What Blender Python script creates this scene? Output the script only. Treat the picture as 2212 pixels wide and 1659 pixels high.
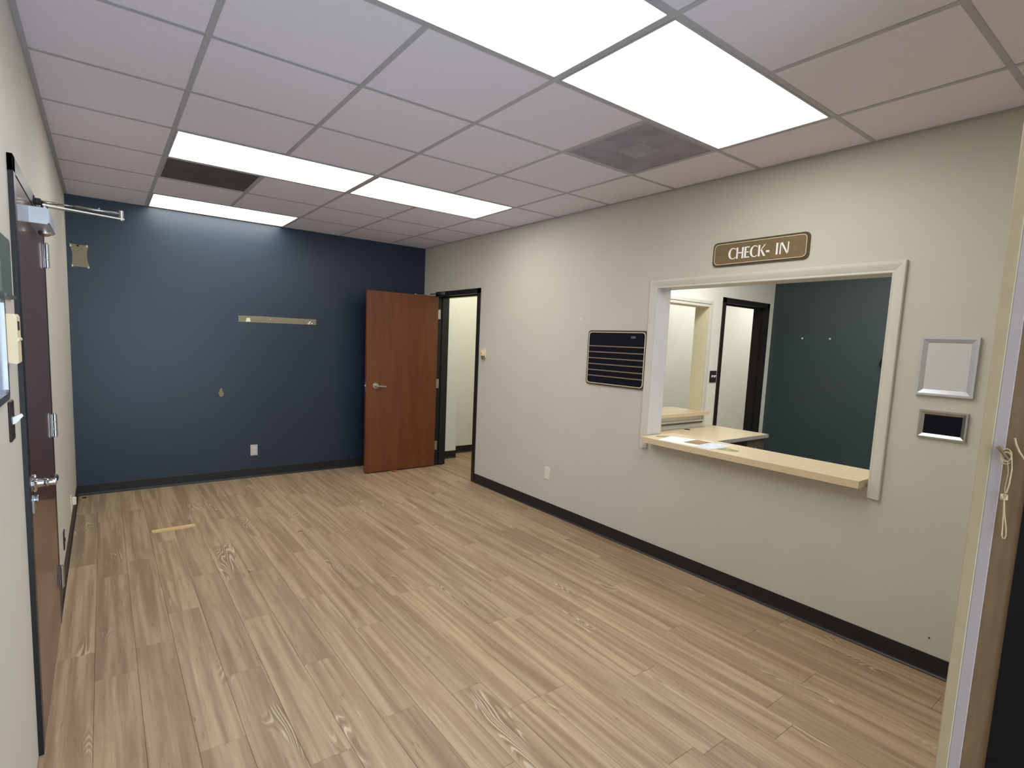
import bpy, bmesh, math, random
from mathutils import Vector, Matrix, Quaternion
random.seed(7)
S = bpy.context.scene
for o in list(bpy.data.objects): bpy.data.objects.remove(o, do_unlink=True)
COL = S.collection

# ------------------------------------------------------------------ camera
# fitted from the ceiling grid (0.6096 m tiles) of the photograph, 2212 x 1659 px
cam_d = bpy.data.cameras.new('camera'); cam = bpy.data.objects.new('camera', cam_d); COL.objects.link(cam)
FW = Vector((0.59295683, 0.79815856, -0.10651346)); RT = Vector((0.80467509, -0.59226696, 0.04144684)); UP = Vector((0.03000326, 0.11028491, 0.99344705))
M = Matrix(((RT.x, UP.x, -FW.x, -0.35831), (RT.y, UP.y, -FW.y, -2.44649), (RT.z, UP.z, -FW.z, 1.56080), (0, 0, 0, 1)))
cam.matrix_world = M
cam_d.sensor_width = 36.0; cam_d.sensor_fit = 'HORIZONTAL'
cam_d.lens = 36.0 * 1160.70 / 2212
cam_d.shift_x = 23.875 / 2212; cam_d.shift_y = 33.356 / 2212
cam_d.clip_start = 0.02; cam_d.clip_end = 60
S.camera = cam

# ------------------------------------------------------------------ daylight, exposure
W = bpy.data.worlds.new('daylight'); S.world = W; W.use_nodes = True
bg = W.node_tree.nodes['Background']; bg.inputs[0].default_value = (0.66, 0.80, 1.0, 1); bg.inputs[1].default_value = 7.0
S.view_settings.view_transform = 'Standard'; S.view_settings.look = 'None'
S.view_settings.gamma = 1.0; S.view_settings.use_curve_mapping = False
S.view_settings.exposure = -0.2
PANEL = 9.5            # radiance of the ceiling light panels
PANEL_COL = (1.0, 0.985, 0.92)

# ------------------------------------------------------------------ dimensions (metres)
L, R, Y, YF, H = -0.590, 2.915, 3.667, -2.10, 2.673
WT = 0.14                       # wall thickness
G = 0.6096                      # ceiling module
XN, YN, XT = R + WT, 0.80, 5.97   # office behind the check-in window: its far wall, its teal wall

# ------------------------------------------------------------------ materials
def lin(c): 
    return tuple(((v/255)/12.92 if v/255 <= .04045 else ((v/255+.055)/1.055)**2.4) for v in c)
MATS = {}
def mat(name, rgb, rough=.6, amt=.08, scale=6., metal=0., bump=0., bscale=200., coat=0., coatr=.1, spec=.5, stretch=(1,1,1)):
    if name in MATS: return MATS[name]
    m = bpy.data.materials.new(name); m.use_nodes = True; nt = m.node_tree; b = nt.nodes['Principled BSDF']
    tc = nt.nodes.new('ShaderNodeTexCoord'); mp = nt.nodes.new('ShaderNodeMapping'); mp.inputs['Scale'].default_value = stretch
    nt.links.new(tc.outputs['Object'], mp.inputs[0])
    n = nt.nodes.new('ShaderNodeTexNoise'); n.inputs['Scale'].default_value = scale; n.inputs['Detail'].default_value = 4
    nt.links.new(mp.outputs[0], n.inputs['Vector'])
    r = nt.nodes.new('ShaderNodeValToRGB'); c = lin(rgb)
    r.color_ramp.elements[0].position = .3; r.color_ramp.elements[1].position = .7
    r.color_ramp.elements[0].color = tuple(v*(1-amt) for v in c)+(1,); r.color_ramp.elements[1].color = tuple(min(1, v*(1+amt)) for v in c)+(1,)
    nt.links.new(n.outputs['Fac'], r.inputs[0]); nt.links.new(r.outputs[0], b.inputs['Base Color'])
    b.inputs['Roughness'].default_value = rough; b.inputs['Metallic'].default_value = metal
    b.inputs['Specular IOR Level'].default_value = spec
    b.inputs['Coat Weight'].default_value = coat; b.inputs['Coat Roughness'].default_value = coatr
    if bump:
        n2 = nt.nodes.new('ShaderNodeTexNoise'); n2.inputs['Scale'].default_value = bscale; n2.inputs['Detail'].default_value = 2
        nt.links.new(tc.outputs['Object'], n2.inputs['Vector'])
        bp = nt.nodes.new('ShaderNodeBump'); bp.inputs['Strength'].default_value = bump; bp.inputs['Distance'].default_value = .002
        nt.links.new(n2.outputs['Fac'], bp.inputs['Height']); nt.links.new(bp.outputs[0], b.inputs['Normal'])
    MATS[name] = m
    return m
def emit(name, col, s):
    m = bpy.data.materials.new(name); m.use_nodes = True; nt = m.node_tree; nt.nodes.remove(nt.nodes['Principled BSDF'])
    e = nt.nodes.new('ShaderNodeEmission'); e.inputs[0].default_value = col+(1,); e.inputs[1].default_value = s
    nt.links.new(e.outputs[0], nt.nodes['Material Output'].inputs[0]); MATS[name] = m; return m

mat('greige_paint', (201, 197, 186), .55, .02, 3, bump=.10, bscale=260, spec=.3)
mat('white_paint', (226, 225, 216), .5, .02, 3, bump=.08, bscale=260, spec=.3)
mat('navy_paint', (35, 48, 65), .37, .05, 2, bump=.06, bscale=260, spec=.5)
mat('teal_paint', (56, 70, 74), .45, .04, 2, bump=.08, bscale=260, spec=.4)
mat('black_vinyl', (36, 35, 36), .4, .10, 12, spec=.35)
mat('black_frame', (30, 30, 33), .35, .10, 20, spec=.4)
mat('black_wood', (34, 31, 29), .45, .25, 8, stretch=(6, 6, .6), spec=.35)
mat('tile', (228, 224, 236), .75, .015, 30, bump=.25, bscale=420, spec=.2)
mat('tee', (178, 177, 184), .5, .05, 20, spec=.3)
mat('trim_white', (208, 205, 195), .4, .02, 8, spec=.4)
mat('trim_jamb', (222, 222, 224), .4, .02, 8, spec=.4)
mat('laminate', (213, 195, 162), .35, .06, 14, stretch=(1, 6, 6), spec=.4)
mat('laminate_edge', (170, 164, 166), .45, .03, 14)
mat('chrome', (200, 200, 205), .12, .03, 20, metal=1)
mat('satin_metal', (186, 184, 180), .3, .05, 20, metal=1)
mat('silver_paint', (196, 198, 203), .34, .04, 20, metal=.35)
mat('almond', (232, 212, 178), .4, .03, 12)
mat('ivory', (226, 220, 204), .4, .02, 12)
mat('plate_silver', (190, 188, 190), .4, .03, 12)
mat('dark_plate', (46, 40, 42), .35, .06, 12)
mat('hole_black', (10, 10, 10), .8, .1, 12)
mat('bronze_sign', (122, 104, 74), .45, .10, 40, spec=.3)
mat('bronze_dark', (84, 72, 52), .4, .10, 40, spec=.3)
mat('cream_line', (226, 212, 184), .5, .02, 12)
mat('sign_white', (246, 246, 244), .5, .01, 12)
mat('felt', (22, 23, 32), .8, .12, 60, spec=.1)
mat('bar_tan', (128, 112, 94), .5, .05, 40)
mat('logo_grey', (92, 94, 100), .6, .3, 300)
mat('acrylic_white', (204, 206, 208), .25, .01, 6)
mat('grey_green', (96, 108, 98), .3, .18, 60)
mat('board_blue', (176, 190, 220), .2, .05, 6)
mat('bare_patch', (134, 126, 102), .7, .08, 30)
mat('plaster_white', (226, 222, 210), .8, .04, 30)
mat('raw_wood', (196, 168, 116), .6, .14, 30, stretch=(1, 12, 12))
mat('wedge_wood', (150, 96, 58), .6, .14, 30)
mat('cabinet_grey', (88, 80, 72), .5, .05, 12)
mat('paper', (240, 242, 246), .7, .02, 6)
mat('photo_brown', (150, 116, 74), .4, .25, 14)
mat('photo_green', (150, 146, 92), .4, .45, 22)
mat('print_blue', (206, 216, 226), .5, .12, 30)
mat('cord_fibre', (208, 186, 146), .8, .10, 200)
mat('jamb_tan', (126, 100, 70), .55, .14, 10, stretch=(6, 6, .8))
mat('jamb_cream', (232, 224, 192), .5, .04, 20)
mat('casing_cream', (184, 166, 132), .5, .04, 20)
mat('jamb_lilac', (184, 170, 168), .45, .02, 10)
mat('bronze_alu', (14, 14, 18), .5, .05, 10, spec=.25)
mat('concrete', (150, 148, 142), .9, .12, 4)

def door_wood(name, a, b_, rough, coat, cr=.2):
    m = bpy.data.materials.new(name); m.use_nodes = True; nt = m.node_tree; b = nt.nodes['Principled BSDF']
    tc = nt.nodes.new('ShaderNodeTexCoord'); mp = nt.nodes.new('ShaderNodeMapping'); mp.inputs['Scale'].default_value = (9, 9, .9)
    nt.links.new(tc.outputs['Object'], mp.inputs[0])
    n = nt.nodes.new('ShaderNodeTexNoise'); n.inputs['Scale'].default_value = 1.4; n.inputs['Detail'].default_value = 6; n.inputs['Distortion'].default_value = .6
    nt.links.new(mp.outputs[0], n.inputs['Vector'])
    n2 = nt.nodes.new('ShaderNodeTexNoise'); n2.inputs['Scale'].default_value = 14; n2.inputs['Detail'].default_value = 3
    nt.links.new(mp.outputs[0], n2.inputs['Vector'])
    mx = nt.nodes.new('ShaderNodeMath'); mx.operation = 'MULTIPLY_ADD'; mx.inputs[1].default_value = .35; nt.links.new(n2.outputs['Fac'], mx.inputs[0]); nt.links.new(n.outputs['Fac'], mx.inputs[2])
    r = nt.nodes.new('ShaderNodeValToRGB'); r.color_ramp.elements[0].position = .45; r.color_ramp.elements[1].position = .9
    r.color_ramp.elements[0].color = lin(a)+(1,); r.color_ramp.elements[1].color = lin(b_)+(1,)
    nt.links.new(mx.outputs[0], r.inputs[0]); nt.links.new(r.outputs[0], b.inputs['Base Color'])
    b.inputs['Roughness'].default_value = rough; b.inputs['Coat Weight'].default_value = coat; b.inputs['Coat Roughness'].default_value = cr
    MATS[name] = m
door_wood('door_cherry', (96, 47, 16), (118, 64, 27), .42, .2)
door_wood('door_mahogany', (78, 36, 26), (98, 50, 36), .34, .55, .06)

def plank_material():
    m = bpy.data.materials.new('oak_plank'); m.use_nodes = True; nt = m.node_tree; b = nt.nodes['Principled BSDF']; N = nt.nodes.new; K = nt.links.new
    tc = N('ShaderNodeTexCoord'); oi = N('ShaderNodeObjectInfo')
    wv = N('ShaderNodeMath'); wv.operation = 'MULTIPLY'; wv.inputs[1].default_value = 57.; K(oi.outputs['Random'], wv.inputs[0])
    def noise(sx, sy, detail, dist=0., off=0.):
        mp = N('ShaderNodeMapping'); mp.inputs['Scale'].default_value = (sx, sy, 1); K(tc.outputs['Object'], mp.inputs[0])
        n = N('ShaderNodeTexNoise'); n.noise_dimensions = '4D'; n.inputs['Scale'].default_value = 1; n.inputs['Detail'].default_value = detail; n.inputs['Distortion'].default_value = dist
        a = N('ShaderNodeMath'); a.operation = 'ADD'; a.inputs[1].default_value = off; K(wv.outputs[0], a.inputs[0]); K(a.outputs[0], n.inputs['W'])
        K(mp.outputs[0], n.inputs['Vector']); return n.outputs['Fac']
    def math_(op, a, v, c=None):
        x = N('ShaderNodeMath'); x.operation = op
        for i, q in enumerate((a, v, c)):
            if q is None: continue
            if isinstance(q, (int, float)): x.inputs[i].default_value = q
            else: K(q, x.inputs[i])
        return x.outputs[0]
    def mix(f, a, c):
        x = N('ShaderNodeMix'); x.data_type = 'RGBA'
        K(f, x.inputs[0]) if not isinstance(f, float) else None
        for s, q in ((6, a), (7, c)):
            if isinstance(q, tuple): x.inputs[s].default_value = q+(1,)
            else: K(q, x.inputs[s])
        return x.outputs[2]
    def ramp(f, p0, p1, v0=0., v1=1.):
        x = N('ShaderNodeMapRange'); x.interpolation_type = 'SMOOTHSTEP'
        x.inputs[1].default_value = p0; x.inputs[2].default_value = p1; x.inputs[3].default_value = v0; x.inputs[4].default_value = v1; K(f, x.inputs[0]); return x.outputs[0]
    streak = noise(26, .85, 5, .5)                 # long soft streaks
    blot = noise(11, 2.3, 4, .5, 11.)               # darker blotches
    fine = noise(170, 5, 3, 0, 23.)                # fine grain
    contour = noise(7.5, 1.15, 1.5, .25, 31.)      # cathedral grain: contour lines of a stretched noise
    where = noise(6, 1.6, 1, 0, 47.)
    col = mix(ramp(streak, .34, .66), lin((146, 121, 96)), lin((180, 156, 127)))
    col = mix(ramp(blot, .56, .78, 0, .6), col, lin((126, 103, 76)))
    sn = math_('SINE', math_('MULTIPLY', contour, 210.), 0.)
    ln = ramp(sn, .45, .95)
    mask = ramp(where, .62, .70)
    col = mix(math_('MULTIPLY', math_('MULTIPLY', ln, mask), .62), col, lin((218, 204, 180)))
    dk = math_('MULTIPLY', math_('MULTIPLY', ramp(sn, -.9, -.3, 1., 0.), mask), .5)
    col = mix(dk, col, lin((104, 84, 62)))
    col = mix(ramp(fine, .52, .80, 0, .38), col, lin((112, 92, 70)))
    fleck = noise(75, 9, 2, .2, 61.)
    col = mix(ramp(fleck, .62, .76, 0, .5), col, lin((104, 82, 60)))
    pale = noise(48, 3.2, 3, .3, 71.)
    col = mix(ramp(pale, .60, .78, 0, .45), col, lin((204, 186, 160)))
    tone = N('ShaderNodeHueSaturation'); K(col, tone.inputs['Color']); K(ramp(oi.outputs['Random'], 0., 1., .93, 1.06), tone.inputs['Value']); tone.inputs['Saturation'].default_value = 1.0
    K(tone.outputs[0], b.inputs['Base Color'])
    b.inputs['Roughness'].default_value = .46; b.inputs['Specular IOR Level'].default_value = .35
    bp = N('ShaderNodeBump'); bp.inputs['Strength'].default_value = .12; bp.inputs['Distance'].default_value = .001; K(fine, bp.inputs['Height']); K(bp.outputs[0], b.inputs['Normal'])
    MATS['oak_plank'] = m
plank_material()

def perforated(name, face, hole, pitch=.0065, rad=.30):
    m = bpy.data.materials.new(name); m.use_nodes = True; nt = m.node_tree; b = nt.nodes['Principled BSDF']; N = nt.nodes.new; K = nt.links.new
    tc = N('ShaderNodeTexCoord'); v = N('ShaderNodeVectorMath'); v.operation = 'SCALE'; v.inputs['Scale'].default_value = 1/pitch; K(tc.outputs['Object'], v.inputs[0])
    f = N('ShaderNodeVectorMath'); f.operation = 'FRACTION'; K(v.outputs[0], f.inputs[0])
    s = N('ShaderNodeVectorMath'); s.operation = 'SUBTRACT'; s.inputs[1].default_value = (.5, .5, 0); K(f.outputs[0], s.inputs[0])
    z = N('ShaderNodeVectorMath'); z.operation = 'MULTIPLY'; z.inputs[1].default_value = (1, 1, 0); K(s.outputs[0], z.inputs[0])
    l = N('ShaderNodeVectorMath'); l.operation = 'LENGTH'; K(z.outputs[0], l.inputs[0])
    c = N('ShaderNodeMath'); c.operation = 'LESS_THAN'; c.inputs[1].default_value = rad; K(l.outputs['Value'], c.inputs[0])
    n = N('ShaderNodeTexNoise'); n.inputs['Scale'].default_value = 7; K(tc.outputs['Object'], n.inputs['Vector'])
    dirt = N('ShaderNodeValToRGB'); dirt.color_ramp.elements[0].position = .35; dirt.color_ramp.elements[1].position = .6
    dirt.color_ramp.elements[0].color = tuple(q*.8 for q in lin(face))+(1,); dirt.color_ramp.elements[1].color = lin(face)+(1,); K(n.outputs['Fac'], dirt.inputs[0])
    x = N('ShaderNodeMix'); x.data_type = 'RGBA'; K(c.outputs[0], x.inputs[0]); K(dirt.outputs[0], x.inputs[6]); x.inputs[7].default_value = lin(hole)+(1,)
    K(x.outputs[2], b.inputs['Base Color']); b.inputs['Roughness'].default_value = .6
    MATS[name] = m
perforated('perf_grey', (172, 170, 184), (88, 87, 98))
perforated('perf_light', (186, 185, 198), (118, 117, 130))
perforated('perf_dirty', (104, 98, 90), (34, 31, 28))
emit('panel_glow', PANEL_COL, PANEL)
emit('panel_glow_back', (1.0, .985, .93), 15.0)
emit('panel_glow_hall', (1.0, .98, .80), 8.5)

# thin window glass: mostly clear, mirror at grazing angles
gm = bpy.data.materials.new('window_glass'); gm.use_nodes = True; _n = gm.node_tree; _n.nodes.remove(_n.nodes['Principled BSDF'])
_t = _n.nodes.new('ShaderNodeBsdfTransparent'); _t.inputs[0].default_value = (.93, .95, .94, 1); _g = _n.nodes.new('ShaderNodeBsdfGlossy'); _g.inputs['Roughness'].default_value = .01
_f = _n.nodes.new('ShaderNodeFresnel'); _f.inputs[0].default_value = 1.45; _x = _n.nodes.new('ShaderNodeMixShader')
_n.links.new(_f.outputs[0], _x.inputs[0]); _n.links.new(_t.outputs[0], _x.inputs[1]); _n.links.new(_g.outputs[0], _x.inputs[2]); _n.links.new(_x.outputs[0], _n.nodes['Material Output'].inputs[0])
MATS['window_glass'] = gm

# ------------------------------------------------------------------ mesh helpers
class MB:
    def __init__(s): s.bm = bmesh.new()
    def box(s, x0, x1, y0, y1, z0, z1, bev=0., seg=1):
        if x0 > x1: x0, x1 = x1, x0
        if y0 > y1: y0, y1 = y1, y0
        if z0 > z1: z0, z1 = z1, z0
        b = bmesh.new()
        v = [b.verts.new((x, y, z)) for x in (x0, x1) for y in (y0, y1) for z in (z0, z1)]
        for f in ((0,1,3,2), (4,6,7,5), (0,4,5,1), (2,3,7,6), (0,2,6,4), (1,5,7,3)): b.faces.new([v[i] for i in f])
        if bev: bmesh.ops.bevel(b, geom=b.edges[:], offset=bev, segments=seg, affect='EDGES', profile=.5)
        return s._join(b)
    def _join(s, b):
        t = bpy.data.meshes.new('t'); b.to_mesh(t); b.free(); s.bm.from_mesh(t); bpy.data.meshes.remove(t); return s
    def prism(s, pts, ax, a, b_):
        """extrude a 2-D outline along axis ax from a to b_; the outline gives the two other axes in order"""
        b = bmesh.new()
        def P(p, t): q = list(p); q.insert('xyz'.index(ax), t); return q
        v0 = [b.verts.new(P(p, a)) for p in pts]; v1 = [b.verts.new(P(p, b_)) for p in pts]; n = len(pts)
        b.faces.new(v0); b.faces.new(v1[::-1])
        for i in range(n): b.faces.new((v0[i], v1[i], v1[(i+1) % n], v0[(i+1) % n]))
        bmesh.ops.recalc_face_normals(b, faces=b.faces[:]); return s._join(b)
    def ring(s, outer, inner, ax, a, b_):
        """frame between two outlines of the same length, extruded along ax"""
        b = bmesh.new()
        def P(p, t): q = list(p); q.insert('xyz'.index(ax), t); return q
        n = len(outer); V = [[b.verts.new(P(p, t)) for p in o] for t in (a, b_) for o in (outer, inner)]
        o0, i0, o1, i1 = V
        for i in range(n):
            j = (i+1) % n
            b.faces.new((o0[i], o0[j], i0[j], i0[i])); b.faces.new((o1[i], i1[i], i1[j], o1[j]))
            b.faces.new((o0[i], o1[i], o1[j], o0[j])); b.faces.new((i0[i], i0[j], i1[j], i1[i]))
        bmesh.ops.recalc_face_normals(b, faces=b.faces[:]); return s._join(b)
    def cyl(s, p0, p1, r0, r1=None, n=20):
        r1 = r0 if r1 is None else r1
        p0, p1 = Vector(p0), Vector(p1); d = (p1-p0); q = Vector((0, 0, 1)).rotation_difference(d.normalized()); b = bmesh.new()
        c = [(math.cos(2*math.pi*i/n), math.sin(2*math.pi*i/n)) for i in range(n)]
        a = [b.verts.new(p0 + q @ Vector((x*r0, y*r0, 0))) for x, y in c]; e = [b.verts.new(p1 + q @ Vector((x*r1, y*r1, 0))) for x, y in c]
        b.faces.new(a[::-1]); b.faces.new(e)
        for i in range(n): f = b.faces.new((a[i], a[(i+1) % n], e[(i+1) % n], e[i])); f.smooth = True
        return s._join(b)
    def lathe(s, o, axis, prof, n=24):
        """prof = [(distance along axis, radius)]"""
        for (h0, r0), (h1, r1) in zip(prof[:-1], prof[1:]):
            pass
        q = Vector((0, 0, 1)).rotation_difference(Vector(axis).normalized()); o = Vector(o); b = bmesh.new(); rows = []
        for h, r in prof: rows.append([b.verts.new(o + q @ Vector((math.cos(2*math.pi*i/n)*r, math.sin(2*math.pi*i/n)*r, h))) for i in range(n)])
        b.faces.new(rows[0][::-1]); b.faces.new(rows[-1])
        for a, e in zip(rows[:-1], rows[1:]):
            for i in range(n): f = b.faces.new((a[i], a[(i+1) % n], e[(i+1) % n], e[i])); f.smooth = True
        return s._join(b)
    def tube(s, pts, r, n=8):
        pts = [Vector(p) for p in pts]; b = bmesh.new(); rows = []
        for i, p in enumerate(pts):
            d = (pts[min(i+1, len(pts)-1)]-pts[max(i-1, 0)]).normalized(); q = Vector((0, 0, 1)).rotation_difference(d)
            rows.append([b.verts.new(p + q @ Vector((math.cos(2*math.pi*k/n)*r, math.sin(2*math.pi*k/n)*r, 0))) for k in range(n)])
        b.faces.new(rows[0][::-1]); b.faces.new(rows[-1])
        for a, e in zip(rows[:-1], rows[1:]):
            # match the closest vertex so that the tube does not twist
            k0 = min(range(n), key=lambda k: (e[k].co-a[0].co).length)
            for k in range(n): f = b.faces.new((a[k], a[(k+1) % n], e[(k+1+k0) % n], e[(k+k0) % n])); f.smooth = True
        bmesh.ops.recalc_face_normals(b, faces=b.faces[:]); return s._join(b)
    def build(s, name, material, parent=None, loc=None, kind=None):
        me = bpy.data.meshes.new(name)
        if loc is not None: bmesh.ops.translate(s.bm, verts=s.bm.verts[:], vec=-Vector(loc))
        for e in s.bm.edges:
            if len(e.link_faces) == 2 and e.calc_face_angle(0) > .6: e.smooth = False
        s.bm.to_mesh(me); s.bm.free(); me.materials.append(MATS[material])
        o = bpy.data.objects.new(name, me); COL.objects.link(o)
        if loc is not None: o.location = loc
        if parent is not None:
            o.parent = parent
            base = parent
            inv = Vector((0, 0, 0))
            while base is not None: inv -= base.location; base = base.parent
            o.location = Vector(o.location) + inv
        if kind: o['kind'] = kind
        return o
def tag(o, label=None, cat=None, group=None, kind=None):
    for k, v in (('label', label), ('category', cat), ('group', group), ('kind', kind)):
        if v: o[k] = v
    return o
def empty(name, loc, label=None, cat=None, group=None, kind=None):
    o = bpy.data.objects.new(name, None); COL.objects.link(o); o.location = loc; o.empty_display_size = .05
    return tag(o, label, cat, group, kind)
def rrect(a0, a1, b0, b1, r, n=6):
    """rounded rectangle outline"""
    out = []
    for ca, cb, t in ((a1-r, b1-r, 0), (a0+r, b1-r, 90), (a0+r, b0+r, 180), (a1-r, b0+r, 270)):
        for i in range(n+1):
            q = math.radians(t+90*i/n); out.append((ca+r*math.cos(q), cb+r*math.sin(q)))
    return out
def rect(a0, a1, b0, b1): return [(a0, b0), (a1, b0), (a1, b1), (a0, b1)]

# ================================================================== SETTING
# ---- floor: subfloor slab and single planks
floor = MB().box(L-WT, 10.5, YF-.75, 3.95, -.12, -.005).build('floor', 'concrete', kind='structure')
PW, PL, PX0 = .159, 1.198, -.115
JOINT = {1: .105, -1: .57, -2: .365, 2: -.622, 6: -.56, 3: 0., 8: -.785, 9: -1.353, 13: -1.395, 12: -1.514, 4: .66, 5: .18, 7: .42, 0: .86, 10: -.2, 11: -.92, 14: -.75, 15: -.2}
plank_cache = {}
def plank(x0, x1, y0, y1):
    w, l = round(x1-x0, 3), round(y1-y0, 3)
    if w < .012 or l < .012: return
    if (w, l) not in plank_cache:
        me_o = MB().box(-w/2+.0004, w/2-.0004, -l/2+.0004, l/2-.0004, -.0055, 0, .0009).build('plank', 'oak_plank')
        plank_cache[(w, l)] = me_o.data; o = me_o
    else:
        o = bpy.data.objects.new('plank', plank_cache[(w, l)]); COL.objects.link(o)
    o.location = ((x0+x1)/2, (y0+y1)/2, 0); o.parent = floor
def lay(xa, xb, ya, yb):
    for k in range(int((xa-PX0)//PW), int((xb-PX0)//PW)+1):
        a, b = max(xa, PX0+k*PW), min(xb, PX0+(k+1)*PW)
        j = JOINT.get(k, random.Random(k*13+5).uniform(0, PL))
        n0 = math.floor((ya-j)/PL)
        for n in range(n0, n0+12):
            c, d = max(ya, j+n*PL), min(yb, j+(n+1)*PL)
            if d > c: plank(a, b, c, d)
lay(L, R, YF-.55, Y)
lay(R, 4.30, 2.36, 3.795)

# ---- ceiling: deck, tees, lay-in tiles
ceiling = MB().box(L-WT, 10.5, YF-.75, 3.95, H+.06, H+.16).build('ceiling', 'white_paint', kind='structure')
xs = [L] + [G*i for i in range(5)] + [R]
ys = [YF] + [G*i for i in range(-3, 7)]
lights = [(0, 2, 2), (2, 4, 2), (0, 2, 5), (0, 2, -2), (2, 4, -2)]          # (first x line, last x line, row)
vents = [(0, 3), (3, -1)]                                                    # (x line, row)
taken = set()
for a, b, r in lights:
    for c in range(a, b): taken.add((c, r))
for c, r in vents: taken.add((c, r))
tile_cache = {}
for i in range(len(xs)-1):
    for j in range(len(ys)-1):
        if (i-1, j-4) in taken: continue
        x0, x1, y0, y1 = xs[i], xs[i+1], ys[j], ys[j+1]
        key = (round(x1-x0, 3), round(y1-y0, 3))
        if key not in tile_cache:
            o = MB().box(-key[0]/2+.003, key[0]/2-.003, -key[1]/2+.003, key[1]/2-.003, .0025, .016, .0015).build('ceiling_tile', 'tile'); tile_cache[key] = o.data
        else:
            o = bpy.data.objects.new('ceiling_tile', tile_cache[key]); COL.objects.link(o)
        o.location = ((x0+x1)/2, (y0+y1)/2, H); o.parent = ceiling
TW = .012
for i in range(5):
    gaps = sorted((G*r+TW, G*(r+1)-TW) for a, b, r in lights if a < i < b)
    y = YF
    for g0, g1 in gaps + [(Y, Y)]:
        MB().box(G*i-TW, G*i+TW, y, g0, H, H+.0022, .0006).box(G*i-.001, G*i+.001, y, g0, H+.002, H+.035).build('main_tee', 'tee', ceiling)
        y = g1
for i in range(len(xs)-1):
    for r in range(-3, 7):
        x0, x1 = xs[i]+(TW if i else 0), xs[i+1]-(TW if i < 5 else 0)
        MB().box(x0, x1, G*r-TW, G*r+TW, H+.0004, H+.0022, .0005).box(x0, x1, G*r-.001, G*r+.001, H+.002, H+.03).build('cross_tee', 'tee', ceiling)
for nm, bx in (('wall_angle', (L, L+.022, YF, Y)), ('wall_angle', (R-.022, R, YF, Y)), ('wall_angle', (L, R, Y-.022, Y)), ('wall_angle', (L, R, YF, YF+.022))):
    MB().box(*bx, H-.0008, H+.001, .0004).build(nm, 'tee', ceiling)

# ---- walls
def wall_x(mb, x0, x1, y0, y1, z1, holes):
    """wall slab between x0 and x1 running along y with rectangular holes (y0,y1,z0,z1) sorted by y"""
    y = y0
    for a, b, c, d in holes:
        if a > y: mb.box(x0, x1, y, a, 0, z1)
        if c > 0: mb.box(x0, x1, a, b, 0, c)
        if d < z1: mb.box(x0, x1, a, b, d, z1)
        y = b
    if y < y1: mb.box(x0, x1, y, y1, 0, z1)
    return mb
def wall_y(mb, y0, y1, x0, x1, z1, holes):
    x = x0
    for a, b, c, d in holes:
        if a > x: mb.box(x, a, y0, y1, 0, z1)
        if c > 0: mb.box(a, b, y0, y1, 0, c)
        if d < z1: mb.box(a, b, y0, y1, d, z1)
        x = b
    if x < x1: mb.box(x, x1, y0, y1, 0, z1)
    return mb
ZC = H+.06
DL0, DL1 = .010, 1.032         # left door slab
D20, D21 = 2.450, 3.300        # right-hand doorway clear width between rabbets
W0, W1, WZ0, WZ1 = -1.367, .092, .868, 1.995    # check-in opening
wall_x(MB(), L-WT, L, YF-.70, Y+WT, ZC, [(DL0-.045, DL1+.045, 0, 2.095)]).build('wall_left', 'greige_paint', kind='structure')
wall_back = MB().box(L, R, Y, Y+WT, 0, ZC).build('wall_back', 'navy_paint', kind='structure')
wall_right = wall_x(MB(), R, R+WT, YF, Y, ZC, [(W0, W1, WZ0, WZ1), (D20-.045, D21+.045, 0, 2.12)]).build('wall_right', 'greige_paint', kind='structure')
FX1 = 1.45
wall_y(MB(), YF-.60, YF, L, R+WT, ZC, [(L, FX1+.02, 0, 2.56)]).build('wall_front', 'greige_paint', kind='structure')
# closing wall behind the left door
MB().box(L-1.2, L-WT, -.4, 1.5, 0, .01).box(L-1.3, L-1.2, -.4, 1.5, 0, ZC).box(L-1.3, L-WT, -.5, -.4, 0, ZC).box(L-1.3, L-WT, 1.5, 1.6, 0, ZC).box(L-1.3, L-WT, -.5, 1.6, ZC, ZC+.05).build('wall_vestibule', 'white_paint', kind='structure')
# office and hallway shell
W2 = (3.50, 4.655, .90, 2.005)            # second window in the office's far wall (x0,x1,z0,z1)
ND0, ND1 = 4.965, 5.81                    # office doorway
wall_y(MB(), YN, YN+WT, XN, 10.4, ZC, [W2, (ND0-.045, ND1+.045, 0, 2.12)]).build('wall_office_far', 'white_paint', kind='structure')
MB().box(XT, XT+WT, YF-.6, YN, 0, ZC).build('wall_office_right', 'teal_paint', kind='structure')
MB().box(XN, XT, YF-.70, YF-.60, 0, ZC).build('wall_office_front', 'white_paint', kind='structure')
MB().box(XN, 3.385, 3.56, 3.95, 0, ZC).build('wall_hall_left', 'white_paint', kind='structure')
MB().box(3.385, 4.60, 3.80, 3.95, 0, ZC).build('wall_hall_far', 'white_paint', kind='structure')
MB().box(4.50, 4.60, 2.34, 3.80, 0, ZC).build('wall_hall_end', 'white_paint', kind='structure')
MB().box(XN, 10.4, 2.22, 2.34, 0, ZC).build('wall_corridor_far', 'white_paint', kind='structure')
MB().box(10.3, 10.4, YN+WT, 2.22, 0, ZC).build('wall_corridor_end', 'white_paint', kind='structure')
for nm, bx in (('ceiling_office', (XN, XT, YF-.60, YN)), ('ceiling_hall', (XN, 4.5, 2.34, 3.80)), ('ceiling_corridor', (XN, 10.3, YN+WT, 2.22))):
    MB().box(*bx, H+.046, H+.06).build(nm, 'tile', kind='structure')

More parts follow.
